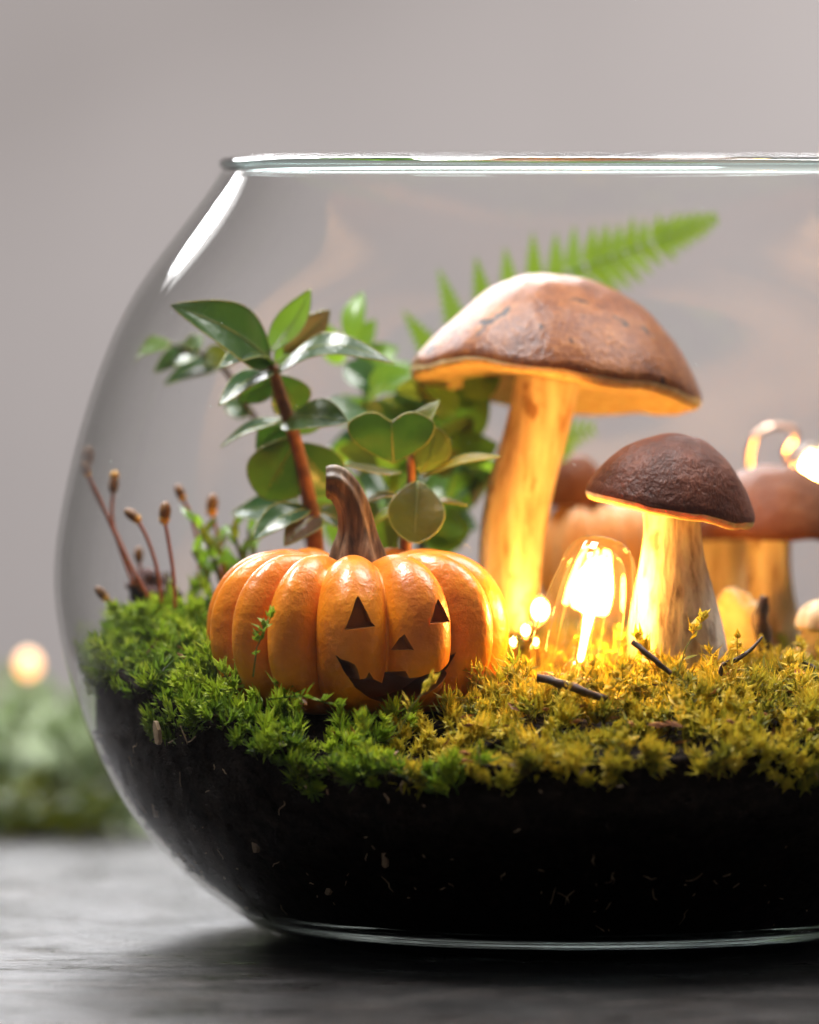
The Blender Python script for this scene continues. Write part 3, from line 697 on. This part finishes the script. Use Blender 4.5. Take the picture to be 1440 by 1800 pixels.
# fern frond
pl = thing('fern_frond', 'feathery bright green fern frond arching behind the tall mushroom cap', 'fern', P(760, 1010, .07))
rach = [(740, 1010), (735, 850), (745, 720), (790, 620), (880, 545), (1000, 480), (1130, 432), (1268, 380)]
rp = spline([P(a, b_, .07) for a, b_ in rach], 120)
v, f = sweep([Vector(q) for q in rp[::6]], list(np.linspace(M(7), M(1.5), len(rp[::6]))), 8); rc = obj('rachis', v, f, MT_fern, pl)
def pinna(base, d, L, N, w_):
    X = Vector(d).normalized(); N = Vector(N); N = (N - X * N.dot(X)).normalized(); Y = N.cross(X); mb = MB(); k = 9
    vv = []; ff = []
    for i in range(k * 2 + 1):
        t = i / (k * 2); hw = w_ / 2 * (1 - t ** 1.6) * (1.0 if i % 2 == 0 else .55) + .00005; hw *= min(1, t * 8 + .35)
        dr = L * .035 if i % 2 == 0 else 0
        zz = -.10 * L * t * t
        vv += [base + X * (t * L + dr) + Y * hw + N * zz, base + X * (t * L) + N * (zz - .0002), base + X * (t * L + dr) - Y * hw + N * zz]
    for i in range(k * 2):
        a = i * 3; ff += [(a, a + 1, a + 4, a + 3), (a + 1, a + 2, a + 5, a + 4)]
    return vv, ff
for i in [47, 56, 64, 71, 77, 82, 86, 90, 93, 96, 99, 102, 105, 107, 109, 111, 113, 115, 117]:
    t = (i - 46) / 72; p = Vector(rp[i]); tg = Vector(rp[min(i + 1, 119)] - rp[i - 1]).normalized(); Nn = Vector((0, -1, .35)); sd = Nn.cross(tg).normalized()
    L = M(150) * (1 - t) ** .8 * (1 if t > .08 else .8) + M(12)
    for s in (1, -1):
        d = sd * s * .92 + tg * .42 + Vector((0, random.uniform(-.15, .15), 0))
        vv, ff = pinna(p, d, L * random.uniform(.9, 1.05), Nn, M(62) * (1 - .6 * t)); obj('pinna', vv, ff, MT_fern, rc)
pl = thing('low_fern_frond', 'small dark fern frond showing just right of the tall stem', 'fern', P(940, 1010, .06))
rp = spline([P(a, b_, .06) for a, b_ in [(935, 1010), (930, 880), (950, 800), (990, 765), (1052, 752)]], 60)
v, f = sweep([Vector(q) for q in rp[::5]], list(np.linspace(M(6), M(1.5), len(rp[::5]))), 8); rc = obj('rachis', v, f, MT_fern, pl)
for i in range(26, 59, 3):
    t = (i - 26) / 33; p = Vector(rp[i]); tg = Vector(rp[min(i + 1, 59)] - rp[i - 1]).normalized(); Nn = Vector((0, -1, .35)); sd = Nn.cross(tg).normalized()
    for s in (1, -1):
        vv, ff = pinna(p, sd * s * .9 + tg * .5, M(52) * (1 - t) ** .7 + M(8), Nn, M(20) * (1 - .5 * t)); obj('pinna', vv, ff, MT_fern, rc)

# ------------------------------------------------------------------ moss
def moss(name, pts, dirs, sizes, tones, leaves, lw, ll, mat, label, curl=.3, droop=0., spread=.9):
    """one sprig per point: a short stem set with small pointed keeled leaves"""
    V = []; F = []; T = []; nb = 0
    for (p, d, s, tn) in zip(pts, dirs, sizes, tones):
        d = d / np.linalg.norm(d); a = np.cross(d, [.3, .8, .5]); a /= np.linalg.norm(a); b_ = np.cross(d, a)
        side_ = rng.normal(size=3); side_ -= d * side_.dot(d); side_ /= np.linalg.norm(side_); bend = rng.uniform(.1, .6) * s
        k = max(6, int(leaves * rng.uniform(.7, 1.2))); t = np.sqrt(rng.uniform(.05, 1, k)); t[:5] = rng.uniform(.93, 1, 5)
        ang = np.arange(k) * 2.4 + rng.uniform(0, 6); out = np.outer(np.cos(ang), a) + np.outer(np.sin(ang), b_)
        stem = p + np.outer(t * s, d) + np.outer(t * t * bend, side_)
        up = np.clip(.45 + .5 * t + rng.normal(0, .2, k), .1, 1.3)
        dr = out * spread + d * up[:, None]; dr[:5] = out[:5] * .5 + d * 1.0; dr /= np.linalg.norm(dr, axis=1)[:, None]
        sf = rng.uniform(.6, 1.25); L = (sf * ll * (.65 + .5 * rng.random(k)) * (1 - .25 * t))[:, None]; W = (lw * (.7 + .6 * rng.random(k)))[:, None]
        tx = np.cross(dr, out + d * .37); tx /= np.linalg.norm(tx, axis=1)[:, None] + 1e-9; nr = np.cross(tx, dr)
        cu = (curl * rng.uniform(-.6, 1.2, k))[:, None]
        b0 = stem; m1 = stem + dr * L * .45 + nr * L * cu * .12; tip = stem + dr * L - nr * L * cu * .45
        kl = -nr * W * .28
        vs = np.stack([b0, m1 + tx * W * .5, m1 + kl, m1 - tx * W * .5, tip], 1).reshape(-1, 3)
        V.append(vs); idx = nb + np.arange(k)[:, None] * 5
        F.append(np.concatenate([idx + np.array([[0, 1, 2]]), idx + np.array([[0, 2, 3]]), idx + np.array([[1, 4, 2]]), idx + np.array([[2, 4, 3]])], 0))
        T.append(np.repeat(np.clip(tn + rng.normal(0, .08, k) + .45 * (t - .6), 0, 1), 5)); nb += k * 5  # tone rises towards the sprig tip, painting in sunlit tips
        # stem: thin three sided
        sv = []
        for q in (0., .5, 1.):
            c = p + d * s * q + side_ * bend * q * q
            for j in range(3): sv.append(c + (a * math.cos(2.1 * j) + b_ * math.sin(2.1 * j)) * .00022 * (1.2 - q * .7))
        V.append(np.array(sv)); ff = []
        for q in range(2):
            for j in range(3):
                x0_, x1_ = nb + q * 3 + j, nb + q * 3 + (j + 1) % 3; ff += [(x0_, x1_, x1_ + 3), (x0_, x1_ + 3, x0_ + 3)]
        F.append(np.array(ff)); T.append(np.full(9, max(0, tn - .45))); nb += 9
    V = clamp(np.concatenate(V)); F = np.concatenate(F); T = np.concatenate(T)
    o = obj(name, V, F.tolist(), mat, None, False); at = o.data.attributes.new('tone', 'FLOAT', 'POINT'); at.data.foreach_set('value', T.astype('f'))
    return tag(o, label, 'moss', kind='stuff')
def in_pump(x, y, g=.0): return math.hypot(x - pc.x, y - pc.y) < RwP * .86 + g
solids = [(P(893, 1100, .012), M(50)), (P(1196, 1180, -.036), M(80)), (P(1010, 1200, YB), M(74)), (P(1372, 1170, .045), M(50))]
def blocked(x, y): return in_pump(x, y) or any(math.hypot(x - c.x, y - c.y) < r for c, r in solids)
def sow(count, region, size, tone, updir):
    pts = []; dirs = []; sz = []; tn = []; tries = 0
    while len(pts) < count and tries < count * 60:
        tries += 1; x = random.uniform(-.116, .116); y = random.uniform(-.114, .108)
        r = math.hypot(x, y)
        if r > .1145 or not region(x, y) or blocked(x, y): continue
        cl = fbm(x, y, 5., 55, 2)
        if cl < -.3 and r < .075 and random.random() < .7: continue
        z = soil_z(x, y) + .001 - random.uniform(0, .002)
        rr_ = float(rin(z)) - .0035; edge = sstep(.085, .113, r)
        if r > rr_: x *= rr_ / r; y *= rr_ / r
        d = np.array([random.gauss(0, .38), random.gauss(0, .38) - .15, 1.0]) + updir
        if r > .09: d += np.array([x / r * .8 + random.gauss(0, .5), y / r * .55, -.45]) * edge * random.uniform(.1, 1.2); z -= edge * (random.uniform(0, .004) + max(0, .35 + 1.6 * fbm(x, y, 9., 45, 2)) * random.uniform(.2, 1) * (.011 if x < -.04 else .007))
        pts.append(np.array([x, y, z])); dirs.append(d); sz.append(size * (1 + .55 * cl) * random.uniform(.5, 1.25) * (1 - .35 * edge) * (1 - .55 * math.exp(-(((x + .038) / .036) ** 2 + ((y + .088) / .022) ** 2)))); tn.append(float(np.clip(random.gauss(tone + .35 * cl, .23), 0, 1)))
    return pts, dirs, sz, tn
def split(x, y): return x - (-.036 + .010 * math.sin(y * 90) + .008 * fbm(x, y, 1, 60))
random.seed(21)
g = sow(1250, lambda x, y: split(x, y) < 0, .0095, .55, np.array([0, 0, .2]))
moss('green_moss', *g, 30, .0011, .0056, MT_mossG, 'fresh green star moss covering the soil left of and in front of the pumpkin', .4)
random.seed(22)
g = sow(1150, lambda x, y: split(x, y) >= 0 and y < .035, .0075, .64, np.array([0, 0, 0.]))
moss('lit_golden_moss', *g, 34, .0010, .0052, MT_mossY, 'curly feather moss coloured as if lit golden round the bulb and mushrooms on the right', 1.2, spread=1.1)
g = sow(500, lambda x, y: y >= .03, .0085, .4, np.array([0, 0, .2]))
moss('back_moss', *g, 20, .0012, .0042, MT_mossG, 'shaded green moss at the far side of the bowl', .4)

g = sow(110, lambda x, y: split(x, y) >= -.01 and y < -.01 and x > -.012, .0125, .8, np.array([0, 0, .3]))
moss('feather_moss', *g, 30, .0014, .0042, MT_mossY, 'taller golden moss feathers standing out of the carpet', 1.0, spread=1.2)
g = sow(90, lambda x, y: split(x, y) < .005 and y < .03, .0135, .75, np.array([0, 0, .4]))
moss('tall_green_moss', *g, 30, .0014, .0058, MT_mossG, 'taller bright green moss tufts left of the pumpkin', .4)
mb = MB()
for i in range(420):
    x, y = random.uniform(-.108, .108), random.uniform(-.11, .03)
    if math.hypot(x, y) > .108 or blocked(x, y): continue
    c = Vector((x, y, soil_z(x, y) + random.uniform(.002, .0085))); d = Vector((random.gauss(0, 1), random.gauss(0, 1), random.gauss(0, .5))).normalized(); q = d.orthogonal().normalized(); L = random.uniform(.002, .006); W = random.uniform(.0003, .0009)
    mb.add([c, c + d * L * .5 + q * W, c + d * L * .55 + d.cross(q) * .0006, c + d * L * .5 - q * W, c + d * L], [(0, 1, 2), (0, 2, 3), (1, 4, 2), (2, 4, 3)])
mb.v = [tuple(q) for q in clamp(np.array(mb.v))]
tag(mb.build('moss_litter', MT_twig, smooth=False), 'dry brown leaf bits and needles caught in the moss', 'litter', kind='stuff')
# individually visible sprigs of moss standing up from the cushions
def sprig(base, tip, ll, lw, leaves, mat, tone, lab, nm='moss_sprig'):
    d = np.array(tip) - np.array(base); o = moss(nm, [np.array(base)], [d], [np.linalg.norm(d)], [tone], leaves, lw, ll, mat, lab, .3, spread=.8)
    del o['kind']; o['group'] = 'single moss sprigs'; return o
sprig(P(445, 1190, -.086), P(438, 1092, -.088), .0048, .0016, 26, MT_mossG, .6, 'upright green moss sprig in front of the left ribs of the carved pumpkin')
sprig(P(470, 1230, -.09), P(575, 1190, -.09), .0046, .0013, 22, MT_mossG, .65, 'green moss sprig reaching right across the foot of the carved pumpkin')
sprig(P(1190, 1190, -.075), P(1208, 1085, -.076), .0055, .0019, 16, MT_mossY, .8, 'tall golden moss sprig in front of the streaked mushroom stem')
sprig(P(700, 1290, -.1), P(735, 1190, -.098), .005, .0016, 20, MT_mossY, .7, 'golden moss sprig in front of the pumpkin mouth')
sprig(P(240, 1200, -.03), P(165, 1165, -.03), .0045, .0013, 24, MT_mossG, .7, 'bright green moss sprig pointing to the left glass wall')
sprig(P(640, 1340, -.106), P(632, 1270, -.104), .005, .0016, 18, MT_mossG, .5, 'green moss tuft at the front glass below the pumpkin')

# stalks with buds and moss sporophytes at the left
def sporophyte(path, y, cap, rot, col, lab, r_=3.3):
    cap *= 1.4
    root = thing('moss_sporophyte', lab, 'moss stalk', P(*path[0], y), 'moss sporophytes at the left glass')
    v, f = sweep([P(a, b_, y) for a, b_ in path], [M(r_)] * len(path), 7, n=5 * len(path)); obj('seta', v, f, MT_seta, root)
    c = P(*path[-1], y); Rm = Matrix.Rotation(rot, 3, 'Y')
    v, f = ball(c + Rm @ Vector((0, 0, M(cap * .6))), M(cap * .55), M(cap * .55), M(cap), 12, 8, Rm); cp = obj('capsule', v, f, MT_caps, root)
    if col:
        v, f = ball(c + Rm @ Vector((0, 0, M(cap * (1.55 if col == 2 else .0)))), M(cap * .5), M(cap * .5), M(cap * .55), 10, 6, Rm); obj('capsule_tip', v, f, MT_gold, cp)
sporophyte([(262, 1052), (236, 1005), (205, 945), (172, 870), (153, 832)], -.004, 11, -.35, 1, 'longest red moss stalk leaning left, its gold capsule nearest the glass')
sporophyte([(250, 1040), (200, 930), (160, 850), (155, 812)], .012, 13, .1, 0, 'red moss stalk with dark capsule just above the longest leaning one')
sporophyte([(235, 1030), (205, 945), (197, 905), (199, 862)], .008, 12, .1, 2, 'upright moss stalk with dark capsule and gold tip near the left glass')
sporophyte([(284, 1060), (276, 1000), (258, 945), (240, 912)], -.008, 12, -.9, 1, 'moss stalk bent left with brown and gold capsule above the dark bark')
sporophyte([(308, 1070), (305, 1010), (296, 950), (289, 912)], -.012, 14, .1, 1, 'straight upright moss stalk with the largest gold capsule')
sporophyte([(352, 1040), (348, 960), (335, 905), (320, 874)], .015, 11, -.4, 1, 'blurred moss stalk behind, leaning left with brown capsule')
sporophyte([(395, 1060), (388, 980), (380, 930), (372, 898)], .018, 14, .1, 1, 'blurred moss stalk with fat orange capsule nearest the leafy sprigs')
sporophyte([(236, 1108), (222, 1088), (200, 1062), (184, 1050)], -.006, 11, -.7, 1, 'short low moss stalk pointing left above the green moss edge')
sporophyte([(256, 1060), (248, 1010), (244, 985)], .022, 11, 0, 0, 'small blurred moss stalk behind the dark bark')
# bark chunk
cpos = P(272, 1040, .016); v, f = ball((0, 0, 0), M(44), M(36), M(38), 30, 20)
v = [Vector(q) * (1 + .5 * fbm(q.x, q.y, q.z, 160, 4) + .2 * fbm(q.x, q.y, q.z, 500, 3)) + cpos for q in v]
m = Mat('red_bark'); c = m.coord(); a = m.noise(c, 260); m.base(m.ramp(a, [(.4, (.02, .006, .005)), (.65, (.075, .022, .016))])); m.set(Roughness=.7); m.bump(a, .8, .001)
tag(obj('bark_chunk', v, f, m.m), 'dark reddish bark chunk behind the green moss at the left', 'bark')
# yellow-green bud stalks
pl = thing('bud_stalks', 'blurred yellow green budding stems left of the carved pumpkin', 'plant', P(385, 1060, .012))
for (a, b_, c_) in [((400, 1070), (375, 980), (345, 915)), ((405, 1070), (395, 1000), (372, 950)), ((420, 1075), (425, 990), (405, 925)), ((380, 1070), (362, 1010), (338, 968)), ((430, 1075), (450, 1000), (436, 930))]:
    yy = random.uniform(.008, .02); stalk(pl, [(*a, yy), (*b_, yy), (*c_, yy)], [4, 4, 3], MT_leafO)
    for k in range(9):
        t = .35 + k * .075; q = spline([a, b_, c_], 40)[min(39, int(t * 39))]
        dx = random.uniform(-32, 32); lf(pl, (q[0], q[1]), (q[0] + dx, q[1] - random.uniform(18, 42)), 13, (yy, yy + random.uniform(-.004, .004)), mat=random.choice([MT_leafP, MT_leafO]), normal=(0, -1, .5), shape='lance', margin=False, name='bud_leaf')
# twigs
def twig(pts, rr_, lab):
    v, f = sweep([P(*q) for q in pts], [M(q) for q in rr_], 8, lambda th, t: 1 + .15 * math.sin(3 * th + 17 * t), n=8 * len(pts)); tag(obj('twig', v, f, MT_dark), lab, 'twig', 'dark twigs in the moss')
twig([(1265, 1188, -.07), (1272, 1168, -.07), (1298, 1158, -.07), (1322, 1140, -.068), (1340, 1120, -.066)], [4, 4, 4, 3, 2], 'thin curved brown twig right of the streaked mushroom stem')
twig([(1112, 1128, -.078), (1145, 1155, -.08), (1180, 1185, -.08)], [5, 5, 4], 'short dark twig slanting in front of the streaked mushroom stem')
twig([(1400, 1160, -.05), (1425, 1172, -.05), (1450, 1186, -.05)], [5, 5, 5], 'brown twig at the right picture edge under the button mushroom')
twig([(1345, 1048, -.01), (1338, 1085, -.01), (1345, 1130, -.01), (1372, 1160, -.01)], [7, 14, 15, 8], 'dark bark strip at the foot of the russet mushroom')
twig([(945, 1190, -.083), (1000, 1206, -.085), (1070, 1232, -.086)], [7, 8, 6], 'flat dark twig lying at the foot of the glowing bulb')

# ------------------------------------------------------------------ greenery on the table behind the bowl
def shrub(px, y, h, wd, n, mat, ll, lab, seed):
    random.seed(seed); base = P(px, 300, y); base.z = 0
    root = thing('background_plant', lab, 'plant', base, 'greenery on the table behind the bowl'); mb = MB(); st = MB()
    for i in range(12):
        a = random.uniform(0, 6.28); tip = base + Vector((math.cos(a) * wd * .8 * random.random(), math.sin(a) * wd * .5 * random.random(), h * random.uniform(.5, .95)))
        st.add(*sweep([base + Vector((math.cos(a), math.sin(a), 0)) * .004, (base + tip) / 2 + Vector((0, 0, h * .1)), tip], [.0014, .001, .0006], 6))
    for i in range(n):
        a = random.uniform(0, 6.28); q = random.random() ** .6
        c = base + Vector((math.cos(a) * wd * q, math.sin(a) * wd * .6 * q, h * (random.uniform(.03, 1)) * (1 - .45 * q * q)))
        d = Vector((random.gauss(0, 1), random.gauss(0, 1), random.gauss(.3, .8))).normalized(); s = d.orthogonal().normalized(); L = ll * random.uniform(.6, 1.3); nn = d.cross(s)
        mb.add([c, c + d * L * .5 + s * L * .28, c + d * L * .5 + nn * L * .06, c + d * L * .5 - s * L * .28, c + d * L], [(0, 1, 2), (0, 2, 3), (1, 4, 2), (2, 4, 3)])
    mb.build('foliage', mat, root, False); st.build('stems', MT_dark, root)
shrub(0, .30, .036, .032, 460, MT_lime, .012, 'blurred bright green clump at the left picture edge', 1)
shrub(120, .29, .033, .030, 420, MT_sage, .013, 'blurred pale sage plant on the table beside the bowl', 2)
shrub(215, .31, .028, .030, 380, MT_sage, .011, 'blurred greyish green plant partly behind the lower bowl wall', 3)
shrub(40, .27, .014, .030, 260, MT_leafO, .008, 'low dark green clump on the table edge at far left', 4)
shrub(330, .31, .030, .03, 260, MT_lime, .011, 'blurred green plant seen only behind the bowl', 5)
random.seed(9)
c = P(50, 1168, .31); root = thing('far_fairy_light', 'warm out of focus light above the background greenery at far left', 'fairy light', c)
v, f = ball(c, M(22), M(22), M(26), 14, 10); obj('led', v, f, MT_led3, root)
MB().add(*sweep([c + Vector((0, 0, -.003)), c + Vector((-.008, .004, -.02)), Vector((c.x - .012, c.y + .006, .0015))], [.0006] * 3, 6, n=12)).build('wire', MT_wire, root)

# droplets and dust on the inside of the glass
mb = MB()
for i in range(90):
    a = random.uniform(math.pi * 1.05, math.pi * 1.95); z = random.uniform(.085, .178); r = float(rin(z)) - .0001; q = random.choice([.00008, .0001, .00014, .0002])
    mb.add(*ball((r * math.cos(a), r * math.sin(a), z), q, q, q, 6, 4))
tag(mb.build('droplets', MT_thick), 'tiny droplets and dust specks on the inside of the glass', 'droplets', kind='stuff')
